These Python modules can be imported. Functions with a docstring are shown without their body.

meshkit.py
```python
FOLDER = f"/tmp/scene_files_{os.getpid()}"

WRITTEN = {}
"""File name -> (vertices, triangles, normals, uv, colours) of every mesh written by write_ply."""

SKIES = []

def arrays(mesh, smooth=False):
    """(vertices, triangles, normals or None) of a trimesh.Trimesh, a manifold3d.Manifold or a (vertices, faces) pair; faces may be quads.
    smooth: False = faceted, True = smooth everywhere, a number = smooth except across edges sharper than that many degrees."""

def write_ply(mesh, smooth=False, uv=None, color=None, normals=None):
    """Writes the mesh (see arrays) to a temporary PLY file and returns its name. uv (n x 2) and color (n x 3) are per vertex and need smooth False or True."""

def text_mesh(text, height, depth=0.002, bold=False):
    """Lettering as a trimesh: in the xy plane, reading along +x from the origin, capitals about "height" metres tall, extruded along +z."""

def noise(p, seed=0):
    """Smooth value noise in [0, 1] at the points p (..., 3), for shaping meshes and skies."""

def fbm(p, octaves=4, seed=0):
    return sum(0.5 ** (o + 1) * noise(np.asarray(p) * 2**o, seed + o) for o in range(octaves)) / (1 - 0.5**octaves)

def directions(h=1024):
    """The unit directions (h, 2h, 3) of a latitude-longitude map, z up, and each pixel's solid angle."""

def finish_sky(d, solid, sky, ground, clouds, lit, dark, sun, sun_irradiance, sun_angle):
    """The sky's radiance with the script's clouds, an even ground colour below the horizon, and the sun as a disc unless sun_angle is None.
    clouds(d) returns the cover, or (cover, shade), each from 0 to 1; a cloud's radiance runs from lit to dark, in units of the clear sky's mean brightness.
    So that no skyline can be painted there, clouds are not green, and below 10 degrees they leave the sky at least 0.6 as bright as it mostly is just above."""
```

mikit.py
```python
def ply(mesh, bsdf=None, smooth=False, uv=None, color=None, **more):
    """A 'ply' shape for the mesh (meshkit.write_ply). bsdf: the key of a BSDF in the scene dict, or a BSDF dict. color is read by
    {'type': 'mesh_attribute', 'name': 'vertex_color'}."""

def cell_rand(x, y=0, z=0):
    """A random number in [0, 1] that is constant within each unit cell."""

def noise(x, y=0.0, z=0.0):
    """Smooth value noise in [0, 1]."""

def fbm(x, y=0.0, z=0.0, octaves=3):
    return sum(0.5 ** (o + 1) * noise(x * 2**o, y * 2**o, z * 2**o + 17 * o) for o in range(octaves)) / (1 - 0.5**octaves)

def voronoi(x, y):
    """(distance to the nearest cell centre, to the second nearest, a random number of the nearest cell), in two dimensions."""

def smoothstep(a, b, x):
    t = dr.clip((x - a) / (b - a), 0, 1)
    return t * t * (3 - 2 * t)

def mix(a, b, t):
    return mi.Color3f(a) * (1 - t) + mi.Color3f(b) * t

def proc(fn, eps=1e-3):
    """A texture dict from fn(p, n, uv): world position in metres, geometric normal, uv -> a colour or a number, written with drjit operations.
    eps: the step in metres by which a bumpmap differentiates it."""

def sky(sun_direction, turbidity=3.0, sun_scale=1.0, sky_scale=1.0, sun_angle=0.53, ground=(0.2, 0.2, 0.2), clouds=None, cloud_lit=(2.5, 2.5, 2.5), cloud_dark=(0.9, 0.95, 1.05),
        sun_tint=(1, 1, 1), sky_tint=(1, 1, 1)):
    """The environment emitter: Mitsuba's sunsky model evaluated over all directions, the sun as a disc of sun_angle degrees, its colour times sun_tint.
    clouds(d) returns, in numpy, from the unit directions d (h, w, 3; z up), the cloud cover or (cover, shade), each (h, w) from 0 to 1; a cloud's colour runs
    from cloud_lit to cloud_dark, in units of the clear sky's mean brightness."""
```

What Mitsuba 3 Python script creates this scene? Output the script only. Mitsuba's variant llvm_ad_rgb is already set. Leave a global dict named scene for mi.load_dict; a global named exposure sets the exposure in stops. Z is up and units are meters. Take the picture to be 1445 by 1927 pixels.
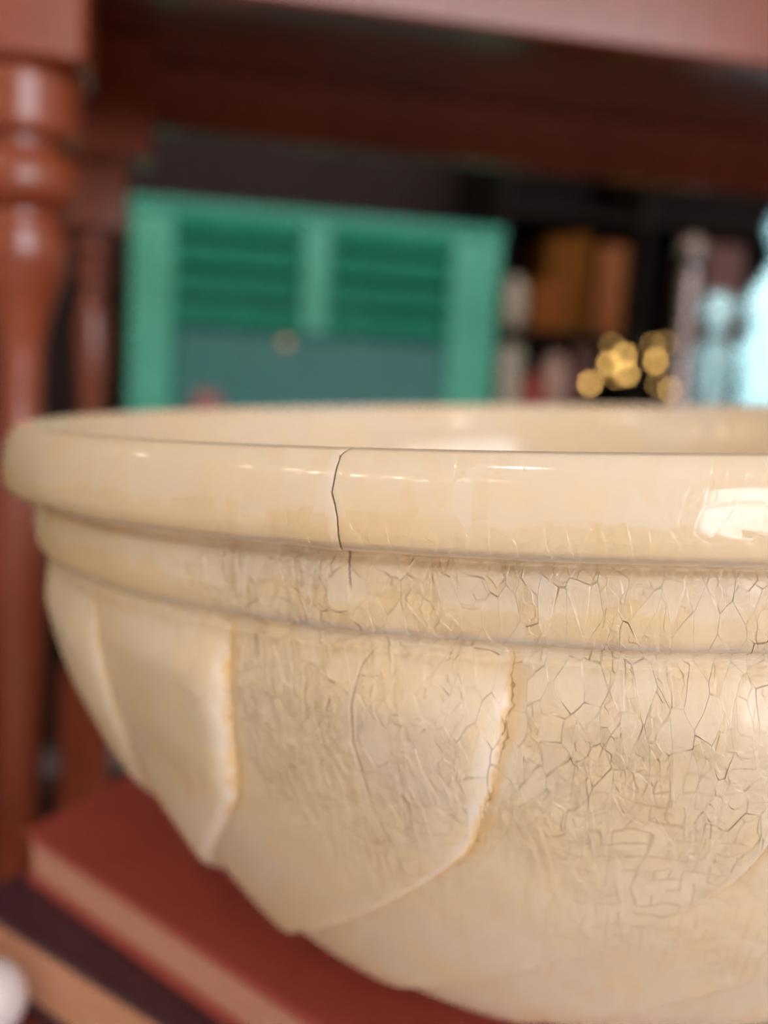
import math, random
import numpy as np, trimesh, mitsuba as mi, drjit as dr
import mikit, meshkit
from mikit import proc, noise, fbm, smoothstep, mix, cell_rand
from scipy.interpolate import PchipInterpolator

scene, labels = {}, {}
T = mi.ScalarTransform4f
rng = np.random.default_rng(5)

# ---------------------------------------------------------------- camera, exposure
PITCH, ROLL, YAW = 0.12781, 0.055, math.radians(12)
EYE = np.array([0.0, 0.0, 0.47])
EYE_B = np.array([0.0, 0.0, 0.00954])          # the camera in the bowl's own frame (rim at z = 0)


def B2W(p):
    """bowl frame (tilted a little by the uneven books under it) -> world"""
    p = np.asarray(p, float) - EYE_B
    c, s = math.cos(ROLL), math.sin(ROLL)
    return np.stack([p[..., 0] * c - p[..., 2] * s, p[..., 1], p[..., 0] * s + p[..., 2] * c], -1) + EYE


def F2W(p):
    """furniture frame (along the wall, towards the wall, up) -> world"""
    p = np.asarray(p, float)
    c, s = math.cos(YAW), math.sin(YAW)
    return np.stack([p[..., 0] * c - p[..., 1] * s, p[..., 0] * s + p[..., 1] * c, p[..., 2]], -1)


fwd_b = np.array([0, math.cos(PITCH), -math.sin(PITCH)])
up_b = np.array([0, math.sin(PITCH), math.cos(PITCH)])
target = B2W(EYE_B + fwd_b)
up = B2W(EYE_B + up_b) - EYE
scene['camera'] = {'type': 'thinlens', 'fov': 2 * math.degrees(math.atan(722.5 / 1900)), 'fov_axis': 'x',
                   'aperture_radius': 0.00205, 'focus_distance': 0.139,
                   'to_world': T().look_at(origin=EYE.tolist(), target=target.tolist(), up=up.tolist()),
                   'near_clip': 0.01, 'far_clip': 50.0}
exposure = 0.02
WINDOW_LIGHT = [6.5, 6.8, 7.4]
CEILING_FILL = [41.0, 35.0, 29.5]


# ---------------------------------------------------------------- helpers
def rgb(*c):
    return {'type': 'rgb', 'value': [float(x) for x in c]}


def bsdf(name, d):
    scene[name] = {'type': 'twosided', 'bsdf': {**d}} if d['type'] not in ('dielectric', 'roughdielectric', 'bumpmap2') else d


def principled(color, rough=0.5, spec=0.5, **kw):
    return {'type': 'principled', 'base_color': color if isinstance(color, dict) else rgb(*color), 'roughness': float(rough), 'specular': float(spec), **kw}


def put(key, mesh, mat, smooth=False, label=None, category=None, group=None, kind=None, frame=F2W, **more):
    if isinstance(mesh, (list, tuple)):
        mesh = trimesh.util.concatenate(mesh)
    n, base = 1, key
    while key in scene:
        key = f'{base}_{n:03d}'
        n += 1
    m = trimesh.Trimesh(frame(mesh.vertices), mesh.faces, process=False)
    scene[key] = mikit.ply(m, mat, smooth=smooth, **more)
    tag(key, label, category, group, kind)
    return key


def tag(key, label=None, category=None, group=None, kind=None):
    d = {k: v for k, v in (('label', label), ('category', category), ('group', group), ('kind', kind)) if v}
    if d:
        labels[key] = d


def box(a0, a1, b0, b1, z0, z1, bevel=0.0):
    """a box with chamfered edges"""
    if bevel <= 0:
        m = trimesh.creation.box(extents=[a1 - a0, b1 - b0, z1 - z0])
        m.apply_translation([(a0 + a1) / 2, (b0 + b1) / 2, (z0 + z1) / 2])
        return m
    e = np.array([a1 - a0, b1 - b0, z1 - z0]) / 2
    pts = []
    for s in np.ndindex(2, 2, 2):
        s = np.array(s) * 2 - 1
        for k in range(3):
            d = np.full(3, bevel)
            d[k] = 0
            pts.append(s * (e - d))
    m = trimesh.convex.convex_hull(np.array(pts))
    m.apply_translation([(a0 + a1) / 2, (b0 + b1) / 2, (z0 + z1) / 2])
    return m


def lathe(profile, at=(0, 0, 0), sections=48, fine=None):
    """profile: (radius, z) pairs; fine: number of rows of a smooth curve through them"""
    p = np.asarray(profile, float)
    if fine:
        s = np.concatenate([[0], np.cumsum(np.linalg.norm(np.diff(p, axis=0), axis=1))])
        t = np.linspace(0, s[-1], fine)
        p = np.stack([PchipInterpolator(s, p[:, 0])(t), PchipInterpolator(s, p[:, 1])(t)], -1)
    m = trimesh.creation.revolve(p, sections=sections)
    if m.volume < 0:
        m.invert()
    m.apply_translation(at)
    return m


def tube(points, radius, sides=8):
    p = np.asarray(points, float)
    t = np.gradient(p, axis=0)
    t /= np.linalg.norm(t, axis=1, keepdims=True)
    a = np.cross(t, [0, 0, 1.0])
    bad = np.linalg.norm(a, axis=1) < 1e-3
    a[bad] = np.cross(t[bad], [1.0, 0, 0])
    a /= np.linalg.norm(a, axis=1, keepdims=True)
    b = np.cross(a, t)
    g = np.arange(sides) * 2 * np.pi / sides
    v = p[:, None] + radius * (np.cos(g)[None, :, None] * a[:, None] + np.sin(g)[None, :, None] * b[:, None])
    i, j = np.meshgrid(np.arange(len(p) - 1), np.arange(sides), indexing='ij')
    q = np.stack([i * sides + j, i * sides + (j + 1) % sides, (i + 1) * sides + (j + 1) % sides, (i + 1) * sides + j], -1).reshape(-1, 4)
    return trimesh.Trimesh(v.reshape(-1, 3), np.vstack([q[:, [0, 1, 2]], q[:, [0, 2, 3]]]), process=False)


# ---------------------------------------------------------------- materials
def wood_fn(dark, light, sa=30.0, sz=220.0, streak=0.55):
    def fn(p, n, uv):
        w = fbm(p.x * sa, p.y * sa, p.z * sa * 0.25) * 3
        g = fbm(p.x * sz + w, p.y * sz * 0.4, p.z * sz * 0.08 + w, octaves=4)
        b = noise(p.x * 9, p.y * 9, p.z * 4)
        return mix(dark, light, dr.clip(g * streak + b * (1 - streak), 0, 1))
    return fn


def mahogany(dark, light, rough, **kw):
    return principled(proc(wood_fn(dark, light)), rough, 0.55, clearcoat=0.45, clearcoat_gloss=0.9, **kw)


bsdf('m_mahogany', mahogany((0.11, 0.021, 0.009), (0.30, 0.062, 0.024), 0.24))
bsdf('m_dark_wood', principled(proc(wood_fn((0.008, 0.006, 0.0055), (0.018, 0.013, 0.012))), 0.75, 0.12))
bsdf('m_floor', principled(proc(wood_fn((0.44, 0.36, 0.28), (0.60, 0.51, 0.42))), 0.6))
bsdf('m_shade_mat', principled(proc(lambda p, n, uv: mix((0.010, 0.007, 0.006), (0.026, 0.017, 0.014), noise(p.x * 400, p.y * 400, p.z * 400))), 0.95, 0.1))
bsdf('m_plaster', principled(proc(lambda p, n, uv: mix((0.70, 0.655, 0.59), (0.76, 0.71, 0.64), fbm(p.x * 6, p.y * 6, p.z * 6))), 0.85, 0.2))
bsdf('m_back_wall', principled(proc(lambda p, n, uv: mix((0.030, 0.017, 0.019), (0.042, 0.026, 0.028), fbm(p.x * 9, p.y * 9, p.z * 9))), 0.8, 0.15))
bsdf('m_ceiling', principled((0.80, 0.76, 0.70), 0.9, 0.2))
bsdf('m_white_paint', principled((0.7, 0.68, 0.64), 0.5))


def paint(c1, c2):
    return lambda p, n, uv: mix(c1, c2, fbm(p.x * 40, p.y * 40, p.z * 14, octaves=4))


bsdf('m_teal', principled(proc(paint((0.055, 0.44, 0.30), (0.090, 0.56, 0.40))), 0.42))
bsdf('m_green', principled(proc(paint((0.026, 0.36, 0.24), (0.044, 0.46, 0.32))), 0.42))
bsdf('m_blue_teal', principled(proc(paint((0.014, 0.17, 0.165), (0.028, 0.225, 0.215))), 0.45))
bsdf('m_brass', {'type': 'roughconductor', 'material': 'Cu', 'alpha': 0.25, 'specular_reflectance': rgb(0.9, 0.85, 0.5)})
bsdf('m_wire', principled((0.02, 0.03, 0.02), 0.6))


def cloth(c1, c2):
    def fn(p, n, uv):
        weave = noise(p.x * 2600, p.y * 2600, p.z * 2600)
        return mix(c1, c2, dr.clip(0.6 * weave + 0.4 * fbm(p.x * 60, p.y * 60, p.z * 60), 0, 1))
    return fn


bsdf('m_red_cloth', principled(proc(cloth((0.25, 0.040, 0.030), (0.36, 0.066, 0.052))), 0.5, 0.4))
bsdf('m_plum_cloth', principled(proc(cloth((0.040, 0.012, 0.020), (0.066, 0.022, 0.032))), 0.55, 0.4))
bsdf('m_crimson_cloth', principled(proc(cloth((0.16, 0.025, 0.02), (0.22, 0.04, 0.03))), 0.55, 0.4))


def pages(c1, c2):
    return lambda p, n, uv: mix(c1, c2, noise(p.x * 40 + p.y * 40, p.y * 30, p.z * 5200))


bsdf('m_pages_pink', principled(proc(pages((0.42, 0.19, 0.13), (0.60, 0.31, 0.22))), 0.8, 0.2))
bsdf('m_pages_tan', principled(proc(pages((0.46, 0.22, 0.125), (0.60, 0.32, 0.20))), 0.8, 0.2))
bsdf('m_white_china', principled((0.74, 0.68, 0.68), 0.15))
bsdf('m_orange_cloth', principled(proc(cloth((0.135, 0.040, 0.003), (0.19, 0.060, 0.005))), 0.7, 0.15))
bsdf('m_rust_cloth', principled(proc(cloth((0.21, 0.055, 0.008), (0.27, 0.080, 0.014))), 0.7, 0.15))
bsdf('m_terracotta', principled(proc(cloth((0.24, 0.078, 0.026), (0.31, 0.11, 0.040))), 0.7, 0.15))
bsdf('m_cream', principled((0.62, 0.56, 0.46), 0.4))
bsdf('m_blush', principled((0.62, 0.42, 0.38), 0.35))
bsdf('m_pink', principled((0.45, 0.20, 0.20), 0.3))
bsdf('m_red', principled((0.40, 0.03, 0.03), 0.35))
bsdf('m_maroon', principled(proc(paint((0.10, 0.035, 0.03), (0.15, 0.055, 0.05))), 0.5))
bsdf('m_rose_metal', {'type': 'roughconductor', 'material': 'none', 'alpha': 0.22, 'specular_reflectance': rgb(0.78, 0.62, 0.60)})
scene['m_aqua'] = {'type': 'principledthin', 'base_color': proc(lambda p, n, uv: mix((0.60, 0.90, 0.95), (0.80, 0.96, 0.98), fbm(p.x * 50, p.y * 50, p.z * 30))), 'roughness': 0.15, 'diff_trans': 1.4, 'spec_trans': 0.1, 'eta': 1.5}
scene['m_pale_glass'] = {'type': 'principledthin', 'base_color': proc(lambda p, n, uv: mix((0.72, 0.90, 0.91), (0.86, 0.96, 0.96), fbm(p.x * 50, p.y * 50, p.z * 30))), 'roughness': 0.15, 'diff_trans': 1.2, 'spec_trans': 0.15, 'eta': 1.5}

# ---------------------------------------------------------------- the room
A0, A1, B0, B1, ZC = -2.0, 2.6, -2.8, 2.05, 2.6
put('floor', box(A0 - .1, A1 + .1, B0 - .1, B1 + .1, -0.06, 0), 'm_floor', kind='structure', label='pale wooden floor')
put('ceiling', box(A0 - .1, A1 + .1, B0 - .1, B1 + .1, ZC, ZC + .06), 'm_ceiling', kind='structure', label='pale ceiling')
put('wall_back', box(A0 - .1, A1 + .1, B1, B1 + .1, 0, ZC), 'm_back_wall', kind='structure', label='dark purple-brown wall behind the teal cabinet')
put('wall_left', box(A0 - .1, A0, B0, B1, 0, ZC), 'm_plaster', kind='structure', label='plastered left wall')
put('wall_right', box(A1, A1 + .1, B0, B1, 0, ZC), 'm_plaster', kind='structure', label='plastered right wall')
# front wall with its window opening: a from -0.10 to 1.9, lower lights z 0.36-1.19, upper lights 1.27-1.95
WA0, WA1 = -0.105, 2.1
put('wall_front', [box(A0 - .1, WA0 - .05, B0 - .1, B0, 0, ZC), box(WA1 + .05, A1 + .1, B0 - .1, B0, 0, ZC),
                   box(WA0 - .05, WA1 + .05, B0 - .1, B0, 0, .31), box(WA0 - .05, WA1 + .05, B0 - .1, B0, 2.0, ZC)], 'm_plaster',
    kind='structure', label='plastered wall behind the camera')
wf = [box(WA0 - .05, WA0, B0 - .08, B0 + .02, .31, 2.0), box(WA1, WA1 + .05, B0 - .08, B0 + .02, .31, 2.0),
      box(WA0, WA1, B0 - .08, B0 + .04, .31, .36), box(WA0, WA1, B0 - .08, B0 + .02, 1.95, 2.0),
      box(WA0, WA1, B0 - .08, B0 + .01, 1.20, 1.27)]
put('window_1', wf, 'm_white_paint', kind='structure', label='bright shop window behind the camera')
cols = np.linspace(WA0, WA1, 4)
for k in (1, 2):
    put('window_1__mullion', box(cols[k] - .02, cols[k] + .02, B0 - .06, B0 + .01, .36, 1.95), 'm_white_paint')
for z0, z1 in ((.36, .66), (.66, 1.20), (1.27, 1.95)):
    for k in range(3):
        a0, a1 = cols[k] + (.02 if k else 0), cols[k + 1] - (.02 if k < 2 else 0)
        key = put('window_1__pane', box(a0, a1, B0 - .055, B0 - .05, z0 + (.012 if z0 == .66 else 0), z1 - (.012 if z0 == .36 else 0)), 'm_white_paint')
        scene[key]['emitter'] = {'type': 'area', 'radiance': rgb(*WINDOW_LIGHT), 'sampling_weight': 4.0}
put('window_1__glazing_bar', box(WA0, WA1, B0 - .06, B0 - .02, .648, .672), 'm_white_paint')

# unseen round opal ceiling lamps, added for warm fill
for a, b, where in ((-1.0, -1.0, 'nearer the string of wall bulbs'), (0.7, -1.9, 'nearer the shop window')):
    n = put('ceiling_fill_light', lathe([(0, ZC - .001), (.15, ZC - .001), (.15, ZC - .03), (.13, ZC - .03), (.13, ZC - .02), (0, ZC - .02)], (a, b, 0)), 'm_white_paint',
            label='added round opal ceiling lamp for fill ' + where, category='lamp', group='added ceiling fill lights')
    d = put(n + '__diffuser', lathe([(0, ZC - .07), (.06, ZC - .066), (.11, ZC - .05), (.128, ZC - .025), (.128, ZC - .021)], (a, b, 0)), 'm_white_paint', smooth=True)
    scene[d]['emitter'] = {'type': 'area', 'radiance': rgb(*CEILING_FILL), 'sampling_weight': 3.0}

put('added_rug', box(-1.6, 1.9, .05, 2.04, .0003, .007, .003), 'm_shade_mat', label='dark brown mat added to darken the floor under the mahogany table', category='added_rug')  # dark mat added for the black floor shade and less bounce

# ---------------------------------------------------------------- the mahogany table behind the bowl
TA, TB, TL, TD = -0.080, 0.600, 1.15, 0.432
LEG = [(.0, .0072), (.016, .0072), (.021, .02), (.017, .036), (.014, .055), (.019, .066), (.014, .078), (.0125, .10), (.0125, .22), (.0145, .30), (.0165, .36), (.0145, .41), (.0115, .45), (.012, .475), (.0165, .4985),
       (.0215, .515), (.0245, .530), (.0240, .541), (.0195, .5445), (.0190, .5500), (.0235, .5525), (.0280, .558), (.0300, .566), (.0288, .5745), (.0245, .5800), (.0200, .5825), (.0200, .5880), (.0275, .5900), (.0295, .596), (.0295, .6190), (.0270, .6230), (.0, .6230)]
BACKLEG = [(.012, .17), (.019, .19), (.012, .21), (.010, .30), (.010, .40), (.0125, .440), (.0155, .475), (.0160, .505), (.0135, .53), (.0105, .541), (.0105, .546), (.0165, .551), (.0180, .557), (.0160, .563), (.011, .566), (.011, .570),
           (.0165, .573), (.0195, .579), (.0190, .585), (.0140, .589), (.0140, .594), (.0180, .596)]
t = 'writing_table'
for i, (a, b) in enumerate(((0, 0), (TL, 0), (0, TD), (TL, TD))):
    if b == 0:
        m = lathe(LEG, (TA + a, TB + b, 0), 48, 280)
        blocks = [box(TA + a - .034, TA + a + .034, TB + b - .034, TB + b + .034, .6235, .760, .003)]
    else:
        a += .008 if a == 0 else -.008
        m = lathe(BACKLEG, (TA + a, TB + b, 0), 48, 220)
        blocks = [box(TA + a - .031, TA + a + .031, TB + b - .031, TB + b + .031, .5965, .760, .003), box(TA + a - .024, TA + a + .024, TB + b - .024, TB + b + .024, .0072, .17, .003)]
    g = put(t + '__leg', m, 'm_mahogany', smooth=35)
    for m in blocks:
        put(g + '__square_block', m, 'm_mahogany')
put(t + '__front_rail', box(TA + .034, TA + TL - .034, TB - .026, TB - .001, .670, .760, .002), 'm_mahogany')
put(t + '__rear_rail', box(TA + .048, TA + TL - .048, TB + TD + .004, TB + TD + .026, .700, .760, .002), 'm_mahogany')
put(t + '__side_rail', box(TA - .020, TA + .004, TB + .034, TB + TD - .031, .690, .760, .002), 'm_mahogany')
put(t + '__side_rail', box(TA + TL - .004, TA + TL + .020, TB + .034, TB + TD - .031, .690, .760, .002), 'm_mahogany')
put(t + '__shade_block', box(TA - .012, TA + .062, TB + TD - .075, TB + TD - .036, .655, .7598, .002), 'm_mahogany')  # block added to stand for the dark shade beside the rear leg
put(t + '__tabletop', box(TA - .07, TA + TL + .07, TB - .07, TB + TD + .03, .760, .785, .005), 'm_mahogany')
tag(t, 'dark red mahogany table with turned legs standing behind the cream bowl', 'table')

# ---------------------------------------------------------------- teal louvred cabinet
c = 'louvred_cabinet'
CA0, CA1, CB, CZ = -0.062, 0.552, 1.690, 0.741
put(c + '__carcass', [box(CA0, CA0 + .02, CB + .021, CB + .30, .0075, CZ - .02), box(CA1 - .02, CA1, CB + .021, CB + .30, .0075, CZ - .02), box(CA0 + .02, CA1 - .02, CB + .28, CB + .30, .0075, CZ - .02),
                      box(CA0 + .02, CA1 - .02, CB + .021, CB + .28, .02, .04), box(CA0 + .02, CA1 - .02, CB + .021, CB + .28, .44, .46)], 'm_green')
put(c + '__top_board', box(CA0 - .004, CA1 + .004, CB - .004, CB + .304, CZ - .02, CZ, .003), 'm_green')
for a0, a1, nm in ((CA0, CA0 + .068, 'stile'), (.213, .258, 'stile'), (CA1 - .085, CA1, 'stile')):
    put(c + '__' + nm, box(a0, a1, CB, CB + .02, .0075 if a0 != .213 else .545, CZ - .021, .002), 'm_teal')
put(c + '__bottom_rail', box(CA0 + .068, CA1 - .085, CB, CB + .02, .0075, .08, .002), 'm_teal')
put(c + '__top_rail', [box(CA0 + .068, .213, CB + .001, CB + .019,   .722, CZ - .021), box(.258, CA1 - .085, CB + .001, CB + .019, .722, CZ - .021)], 'm_green')
for a0, a1 in ((CA0 + .068, .213), (.258, CA1 - .085)):
    for k in range(4):
        z = .547 + .0470 * k
        m = box(a0 + .0005, a1 - .0005, -.0030, .0030, -.0165, .0165, .002)
        m.apply_transform(trimesh.transformations.rotation_matrix(math.radians(24), [1, 0, 0]))
        m.apply_translation([0, CB + .012, z + .0190])
        put(c + '__louvre_slat', m, 'm_green')
d = put(c + '__drawer_front', box(CA0 + .071, CA1 - .088, CB - .004, CB + .018, .30, .540, .003), 'm_blue_teal')
put(c + '__drawer_front', box(CA0 + .071, CA1 - .088, CB - .004, CB + .018, .085, .295, .003), 'm_blue_teal')
kn = lathe([(0, 0), (.004, 0), (.004, .008), (.008, .011), (.009, .015), (.007, .019), (0, .020)], sections=24)
kn.apply_transform(trimesh.transformations.rotation_matrix(math.radians(90), [1, 0, 0]))
kn.apply_translation([.187, CB - .004, .525])
put(d + '__knob', kn, 'm_brass', smooth=40, label='small brass knob')
tag(c, 'teal green painted cabinet with two louvred panels above a blue-teal drawer', 'cabinet')

put('pink_vase', lathe([(0, .0113), (.05, .0113), (.055, .016), (.075, .10), (.080, .20), (.060, .31), (.025, .37), (.014, .39), (.013, .41), (.0135, .418), (.020, .424), (.022, .434), (.018, .446), (0, .453)], (.0508, 1.327, -.004), 40, 160), 'm_pink', smooth=True,
    label='dusky pink stoppered vase standing on the added dark mat before the teal cabinet', category='vase')
# ---------------------------------------------------------------- dark bookcase on the right
s = 'bookcase'
SA0, SA1, SB = 0.560, 1.60, 1.735
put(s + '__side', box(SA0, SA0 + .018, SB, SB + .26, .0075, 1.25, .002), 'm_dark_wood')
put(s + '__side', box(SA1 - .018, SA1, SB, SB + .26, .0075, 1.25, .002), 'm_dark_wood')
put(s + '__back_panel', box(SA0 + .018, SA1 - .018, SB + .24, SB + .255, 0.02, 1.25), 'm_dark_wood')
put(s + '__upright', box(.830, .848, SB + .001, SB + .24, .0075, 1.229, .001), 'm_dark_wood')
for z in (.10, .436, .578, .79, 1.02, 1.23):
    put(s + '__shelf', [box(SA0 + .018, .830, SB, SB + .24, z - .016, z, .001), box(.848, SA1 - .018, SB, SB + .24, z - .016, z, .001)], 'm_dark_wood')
tag(s, 'black bookcase of books and jars right of the teal cabinet', 'bookcase')


def upright_book(a0, a1, b0, z0, h, depth, mat, label, pages_mat='m_pages_tan'):
    k = 'shelf_book'
    n = 0
    while k in labels:
        n += 1
        k = f'shelf_book_{n:03d}'
    put(k + '__cover', [box(a0, a0 + .002, b0, b0 + depth, z0, z0 + h), box(a1 - .002, a1, b0, b0 + depth, z0, z0 + h), box(a0 + .002, a1 - .002, b0, b0 + .003, z0, z0 + h)], mat)
    put(k + '__page_block', box(a0 + .0021, a1 - .0021, b0 + .0035, b0 + depth - .004, z0 + .003, z0 + h - .004), pages_mat)
    tag(k, label, 'book')
    return k


upright_book(.659, .697, SB + .012, .578, .165, .14, 'm_orange_cloth', 'tall ochre-brown book on the upper shelf, right of the dark gap')
upright_book(.698, .737, SB + .012, .578, .172, .14, 'm_orange_cloth', 'tallest ochre-brown book on the upper shelf')
upright_book(.755, .806, SB + .006, .588 - .010, .160, .13, 'm_terracotta', 'terracotta book standing alone at the right of the upper shelf')
upright_book(.628, .690, SB - .004 + .004, .578, .085, .011, 'm_rust_cloth', 'small rust-orange booklet before the ochre books')
jar = [(0, 0), (.019, 0), (.022, .006), (.026, .03), (.026, .06), (.021, .078), (.0165, .083), (.0175, .090), (.0, .092)]
put('white_jar', lathe(jar, (.602, SB + .030, .5781), 32, 60), 'm_cream', smooth=True, label='white jar at the left end of the upper shelf', category='jar')
upright_book(.582, .622, SB + .010, .436, .112, .13, 'm_cream', 'cream book at the left end of the lower shelf')
put('red_tin', [lathe([(0, 0), (.021, 0), (.022, .002), (.022, .050), (.021, .052), (0, .052)], (.646, SB + .024, .4361), 32), lathe([(0, .052), (.0225, .052), (.0225, .060), (0, .060)], (.646, SB + .024, .4361), 32)], 'm_red', smooth=30,
    label='small red tin on the lower shelf beside the cream book', category='tin')
put('blush_jar', lathe([(r * 1.02, z * 1.12) for r, z in jar], (.694, SB + .035, .4361), 32, 60), 'm_blush', smooth=True, label='pinkish jar on the lower shelf beside the red tin', category='jar')
upright_book(.726, .760, SB + .014, .436, .118, .14, 'm_maroon', 'dark red-brown book on the lower shelf behind the fairy lights')
upright_book(.967, 1.045, SB + .012, .578, .178, .14, 'm_maroon', 'broad maroon book on the upper shelf at the right edge')
upright_book(.900, .985, SB + .012, .436, .120, .14, 'm_plum_cloth', 'plum book on the lower shelf behind the pale glass bottle')

# ---------------------------------------------------------------- fairy lights
def fairy_string(name, pts, radius, radiance, wire, label, weight):
    put(name + '__wire', tube(wire, .0012, 6), 'm_wire')
    for q in pts:
        m = trimesh.creation.icosphere(subdivisions=2, radius=radius)
        m.vertices *= [1, 1, 1.25]
        m.apply_translation(q)
        k = put(name + '__bulb', m, 'm_white_paint', smooth=True)
        scene[k]['emitter'] = {'type': 'area', 'radiance': rgb(*radiance), 'sampling_weight': weight}
    tag(name, label, 'fairy lights')


FL = np.array([(.695, 1.604, .487), (.738, 1.597, .500), (.725, 1.602, .521), (.751, 1.599, .538), (.728, 1.605, .553), (.796, 1.591, .557), (.817, 1.587, .562), (.802, 1.586, .530), (.756, 1.593, .506), (.806, 1.579, .492), (.829, 1.572, .484)])


def through(pts, n=12, off=(0, 0, 0)):
    s_ = np.arange(len(pts))
    f_ = PchipInterpolator(s_, pts)
    return f_(np.linspace(0, len(pts) - 1, n * (len(pts) - 1) + 1)) + off


fairy_string('fairy_lights', FL[[0, 2, 3, 7, 8, 10]], .0052, (7.6, 4.3, 1.15), through(FL, 10, (0, .006, .003)), 'string of small amber fairy lights glowing before the dark bookcase', .12)
for i in (1, 4, 5, 6, 9):
    m = trimesh.creation.icosphere(subdivisions=2, radius=.0036)
    m.apply_translation(FL[i])
    k = put('fairy_lights__bulb', m, 'm_white_paint', smooth=True)
    scene[k]['emitter'] = {'type': 'area', 'radiance': rgb(4.4, 2.4, .62), 'sampling_weight': .1}
WL = np.array([(-1.95, 1.052, 1.44), (-1.95, .14, 1.46), (-1.95, -.236, 1.565), (-1.95, -.445, 1.56), (-1.95, -.736, 1.60), (-1.95, -1.105, 1.71), (-1.95, -1.42, 1.80), (-1.95, -1.856, 2.06), (-1.95, -2.295, 2.27)])
fairy_string('wall_lights', WL, .014, (220, 180, 130), through(WL, 8, (-.035, 0, .02)), 'string of warm bulbs hung along the left wall', .2)

# ---------------------------------------------------------------- display stand with crystal, right background
ds = 'display_stand'
put(ds + '__top', lathe([(0, .405), (.215, .405), (.222, .409), (.222, .417), (.215, .421), (0, .421)], (.80, 1.26, 0), 64), 'm_dark_wood', smooth=30)
put(ds + '__column', lathe([(0, .0295), (.03, .0295), (.022, .06), (.018, .2), (.025, .34), (.05, .405), (0, .405)], (.80, 1.26, 0), 32, 60), 'm_dark_wood', smooth=40)
put(ds + '__base', lathe([(0, 0), (.16, 0), (.165, .008), (.15, .014), (.04, .022), (0, .022)], (.80, 1.26, .0072), 48), 'm_dark_wood', smooth=30)
tag(ds, 'small round dark stand carrying the glass pieces behind the bowl', 'table')
put('candlestick', lathe([(0, 0), (.016, 0), (.0165, .006), (.012, .012), (.010, .03), (.0085, .10), (.011, .12), (.0085, .14), (.0095, .185), (.012, .205), (.0085, .212), (.0045, .216), (.0045, .222), (.011, .226), (.0175, .236), (.0175, .244), (.011, .2545), (0, .2585)],
                          (.652, 1.218, .421), 32, 160), 'm_rose_metal', smooth=True, label='rose-silver stick topped with a round ball, left of the glass bottles', category='candlestick')
b2 = 'small_decanter'
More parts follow.
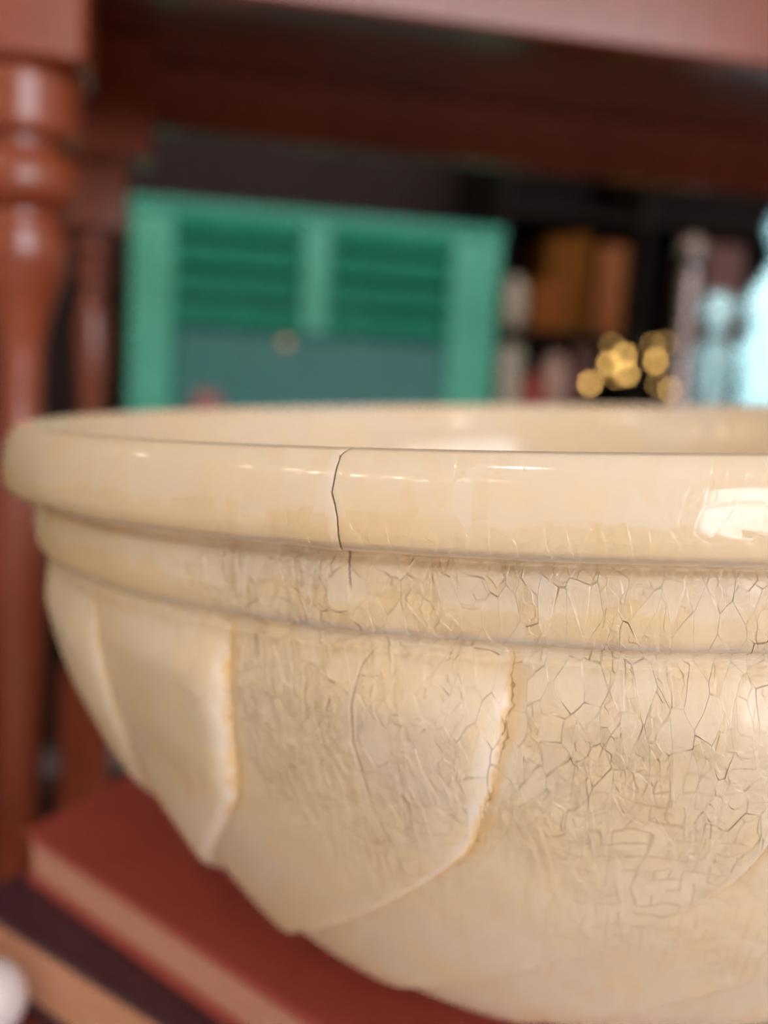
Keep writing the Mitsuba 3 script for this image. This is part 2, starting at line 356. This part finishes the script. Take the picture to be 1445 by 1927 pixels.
put(b2 + '__bottle', lathe([(0, 0), (.018, 0), (.020, .004), (.021, .03), (.0245, .07), (.0265, .098), (.024, .113), (.013, .124), (.0115, .134), (.0135, .138), (0, .139)], (.685, 1.196, .421), 32, 120), 'm_pale_glass', smooth=True)
put(b2 + '__stopper', lathe([(0, .139), (.010, .1392), (.011, .143), (.019, .150), (.0225, .161), (.021, .173), (.013, .184), (0, .188)], (.685, 1.196, .421), 32, 60), 'm_pale_glass', smooth=True)
tag(b2, 'pale glass decanter with round stopper beside the rose-silver stick', 'decanter')
b3 = 'large_decanter'
put(b3 + '__bottle', lathe([(0, 0), (.040, 0), (.043, .006), (.042, .06), (.041, .09), (.046, .112), (.045, .128), (.036, .142), (.035, .150), (.042, .165), (.041, .188), (.030, .206), (.019, .222), (.018, .235), (.021, .238), (0, .239)], (.760, 1.176, .421), 48, 160), 'm_aqua', smooth=True)
put(b3 + '__stopper', lathe([(0, .239), (.012, .2392), (.014, .245), (.026, .256), (.028, .270), (.018, .29), (0, .296)], (.760, 1.176, .421), 32, 60), 'm_aqua', smooth=True)
tag(b3, 'large bright aqua glass decanter at the right edge of the photo', 'decanter')

# unseen spot lamp added to make the aqua decanter glow
sp = np.array([1.80, 1.34, 1.45])
dirn = np.array([.735, 1.18, .53]) - sp
lamp = lathe([(0, 0), (.03, 0), (.035, .01), (.04, .10), (.036, .10), (.03, .02), (0, .015)], sections=32)
lamp.apply_transform(trimesh.geometry.align_vectors([0, 0, 1], dirn / np.linalg.norm(dirn)))
lamp.apply_translation(sp)
put('added_spot_lamp__shade', lamp, 'm_dark_wood', smooth=30)
put('added_spot_lamp__rod', tube([sp + [0, 0, .0], [sp[0], sp[1], 2.2], [sp[0], sp[1], 2.599]], .006, 8), 'm_dark_wood')
tag('added_spot_lamp', 'unseen small black spot added to make the glass glow', 'lamp')
o3, t3 = F2W(sp + dirn / np.linalg.norm(dirn) * .03), F2W(sp + dirn)
scene['added_spot_light'] = {'type': 'spot', 'to_world': T().look_at(origin=o3.tolist(), target=t3.tolist(), up=[0, 0, 1]), 'intensity': rgb(70, 84, 92), 'cutoff_angle': 6.3, 'beam_width': 4.5, 'sampling_weight': 6.0}

# ---------------------------------------------------------------- books under the bowl
def slab(corner, e1, e2, l1, l2, z0, z1, bevel=.0008):
    """a board: corner (x, y) of the bowl frame, unit directions e1 and e2, lengths, from z0 to z1"""
    c0, e1, e2 = np.array(corner, float), np.array(e1, float), np.array(e2, float)
    c0 = c0 + 0 * e1
    g = bevel
    pts = []
    for i in (0, 1):
        for j in (0, 1):
            for k in (0, 1):
                si, sj, sk = 2 * i - 1, 2 * j - 1, 2 * k - 1
                for w in range(3):
                    d = [g, g, g]
                    d[w] = 0
                    q = c0 + e1 * (i * l1 - si * d[0]) + e2 * (j * l2 - sj * d[1])
                    pts.append([q[0], q[1], (z1 if k else z0) - sk * d[2]])
    return trimesh.convex.convex_hull(np.array(pts))


def flat_book(name, corner, e1, e2, l1, l2, ztop, thick, cover, pages_mat, board, lip, label):
    e1, e2 = np.array(e1) / np.linalg.norm(e1), np.array(e2) / np.linalg.norm(e2)
    put(name + '__front_cover', slab(corner, e1, e2, l1, l2, ztop - board, ztop), cover, frame=B2W)
    put(name + '__rear_cover', slab(corner, e1, e2, l1, l2, ztop - thick, ztop - thick + board), cover, frame=B2W)
    put(name + '__spine', slab(np.array(corner) + e2 * (l2 - .003), e1, e2, l1, .003, ztop - thick + board, ztop - board, .0004), cover, frame=B2W)
    put(name + '__page_block', slab(np.array(corner) + e1 * lip + e2 * lip, e1, e2, l1 - 2 * lip, l2 - lip - .0035, ztop - thick + board, ztop - board, .0003), pages_mat, frame=B2W)
    tag(name, label, 'book')


flat_book('red_book', (-.1193, .3176), (.1193, -.1176), (.42, .90), .235, .165, -.1372, .0180, 'm_red_cloth', 'm_pages_pink', .0026, .0022, 'thin faded red cloth book lying right under the cream bowl')
flat_book('plum_book', (-.1340, .3060), (.051, -.042), (.52, .85), .250, .180, -.1553, .0260, 'm_plum_cloth', 'm_pages_tan', .0026, .0026, 'thick dark plum book with tan pages under the red book')
flat_book('crimson_book', (-.1750, .2750), (.065, -.045), (.56, .83), .280, .225, -.1814, .0280, 'm_crimson_cloth', 'm_pages_tan', .0028, .003, 'dark crimson book at the bottom of the stack')
st = 'stool'
put(st + '__seat', slab((-.13, .27), (.82, -.57), (.57, .82), .26, .22, -.2305, -.2096, .003), 'm_dark_wood', frame=B2W)
for a, b in ((.02, .02), (.24, .02), (.02, .20), (.24, .20)):
    q = np.array([-.13, .27]) + np.array([.82, -.57]) * a + np.array([.57, .82]) * b
    top = B2W([q[0], q[1], -.229])
    put(st + '__leg', tube([top, [top[0], top[1], 0.0072]], .011, 16), 'm_dark_wood', frame=lambda p: p)
tag(st, 'low dark wooden stool under the stack of books', 'stool')
egg = trimesh.creation.icosphere(subdivisions=4, radius=.0105)
egg.vertices *= [1, 1, 1.12]
egg.apply_translation([-.1155, .2750, -.1692])
put('porcelain_egg', egg, 'm_white_china', smooth=True, frame=B2W, label='white porcelain egg at the lower left beside the plum book', category='ornament')

# ---------------------------------------------------------------- the bowl
AX, AY = 0.05479, 0.27843
PRO = np.array([(.0, -.128), (.045, -.1275), (.085, -.113), (.108, -.092), (.1235, -.065), (.1325, -.035), (.1370, -.014), (.1400, -.0045), (.1425, -.0012), (.1445, .0002),
                (.1465, 0), (.1478, -.0012), (.1488, -.0030), (.1496, -.0058), (.1500, -.0085), (.1501, -.0110), (.1498, -.0128), (.1489, -.0140), (.1468, -.0147), (.1432, -.0152), (.1424, -.0160), (.1431, -.0172), (.1436, -.0195),
                (.1437, -.0225), (.1433, -.0258), (.1424, -.0276), (.1406, -.0284), (.1402, -.0293), (.1407, -.0310), (.1404, -.0380), (.1390, -.0450), (.1365, -.0535), (.1330, -.0620), (.1287, -.0710), (.1237, -.0800),
                (.1170, -.0900), (.1094, -.1000), (.1010, -.1100), (.0895, -.1200), (.0740, -.1300), (.0590, -.1368), (.0, -.1370)])
NIN = 10                                       # profile points before the crest, where arc length is 0
S = np.concatenate([[0], np.cumsum(np.linalg.norm(np.diff(PRO, axis=0), axis=1))])
S -= S[NIN]
fr, fz = PchipInterpolator(S, PRO[:, 0]), PchipInterpolator(S, PRO[:, 1])
# ridges of the overlapping lobes: angle at the top, and how it swings to the left on the way down
RIDGES = np.array([-51.5, -34.9, -15.1, 3.4])
rid = list(RIDGES) + [3.4 + 18.3 * k for k in range(1, 15)]
rid = np.array([r_ for r_ in rid if r_ < 308.5 - 9])
rid = np.concatenate([rid, [308.5]])           # closes the circle (-51.5 + 360)
OZ = np.array([.028, .035, .044, .0576, .0647, .0726, .0825, .0966, .104, .112, .125, .137])
OD = np.array([0, 0, -.6, -2, -3.3, -6.6, -11.8, -21, -27, -33, -43, -52.0])
swing = PchipInterpolator(OZ, OD)


def v_of(z):
    """arc length from the crest down the outside, at height z below the rim"""
    return np.interp(-np.asarray(z, float), -PRO[NIN:, 1], S[NIN:])


CRACK = np.array([(-24.10, .002), (-24.18, -.0002), (-24.44, -.0009), (-24.47, -.0025), (-24.51, -.0043), (-24.57, -.0059), (-24.32, -.0077), (-24.17, -.0095), (-24.11, -.0114), (-24.10, -.0134), (-24.4, -.0147), (-24.90, -.0159), (-24.80, -.0174), (-24.65, -.0194), (-24.50, -.0216)])
CRACK[:, 1] = np.concatenate([[-.004], v_of(CRACK[1:, 1])])
CREASE = np.array([(-23.2, -.0295), (-24.3, -.0331), (-25.05, -.0394), (-25.25, -.0461), (-24.82, -.0517), (-24.35, -.0588), (-23.57, -.0639), (-22.9, -.069)])
CREASE[:, 1] = v_of(CREASE[:, 1])
V_EDGE, V_BAND, V_FILLET = float(v_of(-.0140)), float(v_of(-.0172)), float(v_of(-.0274))
CRACK_END = CRACK[-1, 1]


def lobes(th, z):
    """(height of the lobes in metres) at angle th in degrees, height z"""
    x = np.mod(th - swing(np.clip(-z, OZ[0], OZ[-1])) + 51.5, 360) - 51.5
    i = np.clip(np.searchsorted(rid, x, side='right') - 1, 0, len(rid) - 2)
    f = (x - rid[i]) / (rid[i + 1] - rid[i])
    rise = np.clip(f / .93, 0, 1)
    h = .0028 * (.35 * np.sin(np.pi * rise * .5) + .65 * rise ** 2.0)
    edge = np.clip((1 - f) / .16, 0, 1)
    h = h * np.sqrt(np.clip(1 - (1 - edge) ** 2.0, 0, 1))
    top = np.clip((-z - .0288) / (.012 + .005 * np.clip(f - .72, 0, 1) / .28), 0, 1)
    low = np.clip((.134 + z) / .03, 0, 1)
    return h * top * top * (3 - 2 * top) * low


th = np.concatenate([np.arange(-95, -25.4, .16), np.arange(-25.4, -23.2, .02), np.arange(-23.2, 20, .16), np.arange(20, 265, .6)])
sv = np.concatenate([np.linspace(S[0], -.012, 50), np.linspace(-.0115, -.0005, 24), np.linspace(0, .040, 200), np.linspace(.0403, .139, 250), np.linspace(.140, S[-1], 24)])
TH, SV = np.meshgrid(th, sv)
R0_, Z0_ = fr(SV), fz(SV)
dR, dZ = fr.derivative()(SV), fz.derivative()(SV)
nl = np.hypot(dR, dZ) + 1e-12
NR, NZ = -dZ / nl, dR / nl
flip = np.where(SV > -.0, 1, 1)
h = np.where(SV > .028, lobes(TH, Z0_), 0)
dist = np.abs(TH - np.interp(SV, CRACK[:, 1], CRACK[:, 0])) * np.pi / 180 * .148
fade = np.clip((SV + .003) / .002, 0, 1) * np.clip((CRACK_END - SV) / .005, 0, 1)
h = h - .00022 * np.exp(-(dist / .00009) ** 2) * fade - .00006 * np.exp(-(dist / .0006) ** 2) * fade
dist = np.abs(TH - np.interp(SV, CREASE[:, 1], CREASE[:, 0])) * np.pi / 180 * .140
h = h - .00010 * np.exp(-(dist / .00022) ** 2) * np.clip((SV - CREASE[0, 1]) / .002, 0, 1) * np.clip((CREASE[-1, 1] - SV) / .02, 0, 1)
# the hand-thrown wall is not quite even
P3 = np.stack([np.cos(np.radians(TH)) * .14, np.sin(np.radians(TH)) * .14, Z0_], -1)
h = h + np.where(SV > .0, (meshkit.fbm(P3 * 60, 3, 3) - .5) * .0007 * np.clip(SV / .01, 0, 1), 0)
Rr, Zz = R0_ + NR * h, Z0_ + NZ * h
a_ = np.radians(TH)
V = np.stack([AX + Rr * np.sin(a_), AY - Rr * np.cos(a_), Zz], -1)
nv, nt = TH.shape
UV = np.stack([np.radians(TH) * .145, SV], -1)
# last column repeats the first so that uv stays continuous
V = np.concatenate([V, V[:, :1]], 1)
u2 = UV[:, :1].copy()
u2[..., 0] += 2 * np.pi * .145
UV = np.concatenate([UV, u2], 1)
i, j = np.meshgrid(np.arange(nv - 1), np.arange(nt), indexing='ij')
n1 = nt + 1
q = np.stack([i * n1 + j, (i + 1) * n1 + j, (i + 1) * n1 + j + 1, i * n1 + j + 1], -1).reshape(-1, 4)
bowl = trimesh.Trimesh(V.reshape(-1, 3), np.vstack([q[:, [0, 1, 2]], q[:, [0, 2, 3]]]), process=False)
if bowl.volume < 0:
    bowl.invert()


def pl(x, xs, ys):
    """piecewise linear curve, in drjit"""
    y = mi.Float(float(ys[0]))
    for k in range(len(xs) - 1):
        y = y + float((ys[k + 1] - ys[k]) / (xs[k + 1] - xs[k])) * dr.clip(x - float(xs[k]), 0, float(xs[k + 1] - xs[k]))
    return y


def cells(x, y):
    """irregular cells: distance between the two nearest centres, offset from the nearest, its random number"""
    first, second, which, ox, oy = mi.Float(9), mi.Float(9), mi.Float(0), mi.Float(0), mi.Float(0)
    fx, fy = dr.floor(x), dr.floor(y)
    for a in (-1, 0, 1):
        for b in (-1, 0, 1):
            gx, gy = fx + a, fy + b
            ex, ey = gx + cell_rand(gx, gy, 1) - x, gy + cell_rand(gx, gy, 2) - y
            d2 = dr.sqrt(ex * ex + ey * ey)
            near = d2 < first
            second = dr.select(near, first, dr.minimum(second, d2))
            which = dr.select(near, cell_rand(gx, gy, 3), which)
            ox, oy = dr.select(near, ex, ox), dr.select(near, ey, oy)
            first = dr.minimum(first, d2)
    return second - first, ox, oy, which


DEG = math.pi / 180 * .145


def craze_warp(u, v):
    wu = u + .0030 * (noise(u * 150, v * 90, 3) - .5) + .0006 * (noise(u * 420, v * 260, 5) - .5)
    wv = v + .0036 * (noise(u * 170, v * 120, 9) - .5) + .0007 * (noise(u * 480, v * 400, 2) - .5)
    return wu, wv


def craze_strength(u, v):
    """how far the glaze has lifted: hardly on the rim roll, most on the band and the upper lobes in front"""
    side = smoothstep(-44 * DEG, -27 * DEG, u)
    rim = .03 + .22 * smoothstep(.0100, .0118, v) + .75 * smoothstep(V_EDGE - .0005, V_BAND, v)
    low = 1 - .85 * smoothstep(.055, .088, v)
    return side * rim * low * (.45 + .9 * noise(u * 70, v * 60, 1))


def craze_height(p, n, uv):
    u, v = uv.x, uv.y
    wu, wv = craze_warp(u, v)
    e, ox, oy, w = cells(wu / .0027, wv / .0062)
    e2, px, py, w2 = cells(wu / .0016 + 31.7, wv / .0024 + 12.3)
    ang = w * 6.283
    tilt = (ox * (.75 + .5 * w) + oy * (dr.cos(ang) * .8)) * -.00040 * smoothstep(.0, .045, e)
    sub = dr.select(w > .45, (px * dr.cos(w2 * 6.283) + py * dr.sin(w2 * 6.283)) * .00013 * smoothstep(.0, .07, e2), 0)
    groove = -.000010 * (1 - smoothstep(.0, .07, e))
    return (tilt + sub + groove) * craze_strength(u, v)


def glaze_color(p, n, uv):
    u, v = uv.x, uv.y
    wu, wv = craze_warp(u, v)
    e, ox, oy, w = cells(wu / .0027, wv / .0062)
    e2, px, py, w2 = cells(wu / .0016 + 31.7, wv / .0024 + 12.3)
    outside = smoothstep(-.0005, .0005, v)
    big = fbm(u * 55, v * 70, 4)
    col = mix((.735, .62, .475), (.755, .60, .41), smoothstep(.35, .65, big))
    col = mix(col, (.74, .53, .30), .42 * (w - .3) * outside * smoothstep(.3, .7, noise(u * 120, v * 160, 8)))
    # ochre glaze stepping cell to cell, low on roll and band, plus painted light contrast
    step = .0022 * (w - .5) + .0016 * (noise(u * 190, v * 150, 41) - .5)
    ochre = smoothstep(.0092, .0100, v + step) * (1 - smoothstep(V_EDGE - .0006, V_EDGE + .0004, v))
    ochre = ochre + smoothstep(V_BAND + .0040, V_BAND + .0050, v + step * 1.3) * (1 - smoothstep(V_FILLET - .0012, V_FILLET - .0004, v))
    col = mix(col, (.70, .50, .26), dr.clip(ochre * (.25 + .45 * noise(u * 90, v * 120, 43)), 0, .6))
    # thin dirty lines of the crazing
    k = craze_strength(u, v)
    line = (1 - smoothstep(.02, .075, e)) * (.05 + .26 * noise(u * 130, v * 110, 6)) * dr.minimum(k, 1)
    line = line + (1 - smoothstep(.03, .10, e2)) * dr.select(w > .45, 1, 0) * .10 * dr.minimum(k, 1)
    col = mix(col, (.36, .24, .12), dr.clip(line, 0, .45))
    # grey-brown dirt that has crept into a net of upright and level cracks on the lower body
    gu = wu / .0024 + .6 * (noise(u * 260, v * 260, 21) - .5)
    gv = wv / .0027 + .5 * (noise(u * 300, v * 300, 22) - .5)
    cu, cv = dr.floor(gu), dr.floor(gv)
    au = dr.abs(gu - cu - .5)
    av = dr.abs(gv - cv - .5)
    lu = (1 - smoothstep(.0, .14, .5 - au)) * dr.select(cell_rand(dr.floor(gu + .5), cv, 31) > .45, 1, .0)
    lv = (1 - smoothstep(.0, .15, .5 - av)) * dr.select(cell_rand(cu, dr.floor(gv + .5), 32) > .5, 1, .0)
    net = dr.maximum(lu, lv)

    def patch(uc, vc, su, sv_):
        return dr.exp(-(dr.square((u - uc * DEG) / su) + dr.square((v - vc) / sv_)))
    where = patch(-6, .066, .014, .013) + .7 * patch(-5, .087, .016, .010) + .75 * patch(-24, .068, .016, .013) + .6 * patch(2.5, .098, .008, .008) + .35 * patch(-33, .062, .014, .014)
    where = dr.clip(where * (.35 + 1.3 * noise(u * 240, v * 240, 14)), 0, 1)
    col = mix(col, (.36, .215, .11), .46 * net * where)
    col = mix(col, (.58, .42, .27), .45 * where * smoothstep(.45, .75, fbm(u * 260, v * 300, 7)))
    # painted lilac gleam on both turned edges; below, bubbly brown glaze with painted shade
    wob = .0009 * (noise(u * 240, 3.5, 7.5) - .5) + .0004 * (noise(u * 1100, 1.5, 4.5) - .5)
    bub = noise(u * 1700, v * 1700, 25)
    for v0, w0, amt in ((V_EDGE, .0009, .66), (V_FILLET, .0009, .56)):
        edge_gleam = dr.exp(-dr.square((v + wob - v0) / w0)) * (.55 + .45 * noise(u * 320, v * 300, 27))
        col = mix(col, (.50, .44, .43), amt * edge_gleam)
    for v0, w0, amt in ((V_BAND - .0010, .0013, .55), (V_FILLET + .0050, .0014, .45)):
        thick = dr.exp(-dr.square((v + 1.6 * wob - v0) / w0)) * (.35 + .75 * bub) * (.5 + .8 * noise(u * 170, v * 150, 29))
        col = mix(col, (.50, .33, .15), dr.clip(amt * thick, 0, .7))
    # amber stain with a ragged edge along the lobes' ridges, and the dark hairline in it
    off = pl(v, v_of(-OZ[:9]), OD[:9])
    rag = .0011 * (noise(u * 500, v * 420, 11) - .5) + .0006 * (noise(u * 1500, v * 1300, 13) - .5)
    span = smoothstep(V_FILLET + .001, V_FILLET + .004, v) * (1 - smoothstep(.074, .088, v))
    for r_, amt in ((-51.5, .5), (-34.9, .9), (-15.1, .9), (3.4, .8)):
        d_ = u - (r_ + off) * DEG + rag
        stain = smoothstep(-.0008, .0002, d_) * (1 - smoothstep(.0010, .0030, d_))
        col = mix(col, (.66, .40, .14), amt * .62 * stain * (span + (.7 * smoothstep(.4, .6, noise(u * 300, v * 300, 33)) * (1 - smoothstep(.105, .125, v)) * smoothstep(.070, .085, v) if r_ > -16 else 0)) * (.55 + .6 * noise(u * 200, v * 260, 17)))
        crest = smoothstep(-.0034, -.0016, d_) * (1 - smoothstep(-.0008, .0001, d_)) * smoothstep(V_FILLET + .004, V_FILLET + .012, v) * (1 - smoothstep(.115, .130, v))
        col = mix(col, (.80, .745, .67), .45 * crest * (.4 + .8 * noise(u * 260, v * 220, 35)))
        hair = (1 - smoothstep(.00005, .00017, dr.abs(d_ - .0006))) * smoothstep(.3, .55, noise(v * 210, r_ * 1., 19))
        col = mix(col, (.30, .17, .06), .75 * hair * span * (.4 if r_ < -20 else 1.0))
    # the long crack through the rim
    uc = pl(v, CRACK[:, 1], CRACK[:, 0] * DEG) + .00018 * (noise(v * 1500, 1.5, 2.5) - .5)
    dc = dr.abs(u - uc)
    on = smoothstep(-.003, -.001, v) * (1 - smoothstep(CRACK_END - .002, CRACK_END, v))
    col = mix(col, (.78, .68, .56), .30 * (1 - smoothstep(.0002, .0012, dr.abs(u - uc + .0006))) * on * (1 - smoothstep(V_EDGE - .002, V_EDGE, v)))
    col = mix(col, (.19, .10, .07), .92 * (1 - smoothstep(.00008, .00021, dc)) * on)
    uc = pl(v, CREASE[:, 1], CREASE[:, 0] * DEG) + .00016 * (noise(v * 1900, 4.5, 1.5) - .5)
    on = smoothstep(float(CREASE[0, 1]), float(CREASE[0, 1]) + .002, v) * (1 - smoothstep(float(CREASE[-3, 1]), float(CREASE[-1, 1]), v))
    col = mix(col, (.38, .25, .13), .6 * (1 - smoothstep(.00008, .00026, dr.abs(u - uc))) * on)
    return col


def glaze_rough(p, n, uv):
    """sound glaze is glassy; where it is crazed it has gone duller"""
    return .08 + .26 * dr.clip(smoothstep(V_EDGE - .001, V_BAND, uv.y) * (.55 + .6 * noise(uv.x * 260, uv.y * 260, 23)), 0, 1)


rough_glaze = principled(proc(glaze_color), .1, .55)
rough_glaze['roughness'] = proc(glaze_rough)
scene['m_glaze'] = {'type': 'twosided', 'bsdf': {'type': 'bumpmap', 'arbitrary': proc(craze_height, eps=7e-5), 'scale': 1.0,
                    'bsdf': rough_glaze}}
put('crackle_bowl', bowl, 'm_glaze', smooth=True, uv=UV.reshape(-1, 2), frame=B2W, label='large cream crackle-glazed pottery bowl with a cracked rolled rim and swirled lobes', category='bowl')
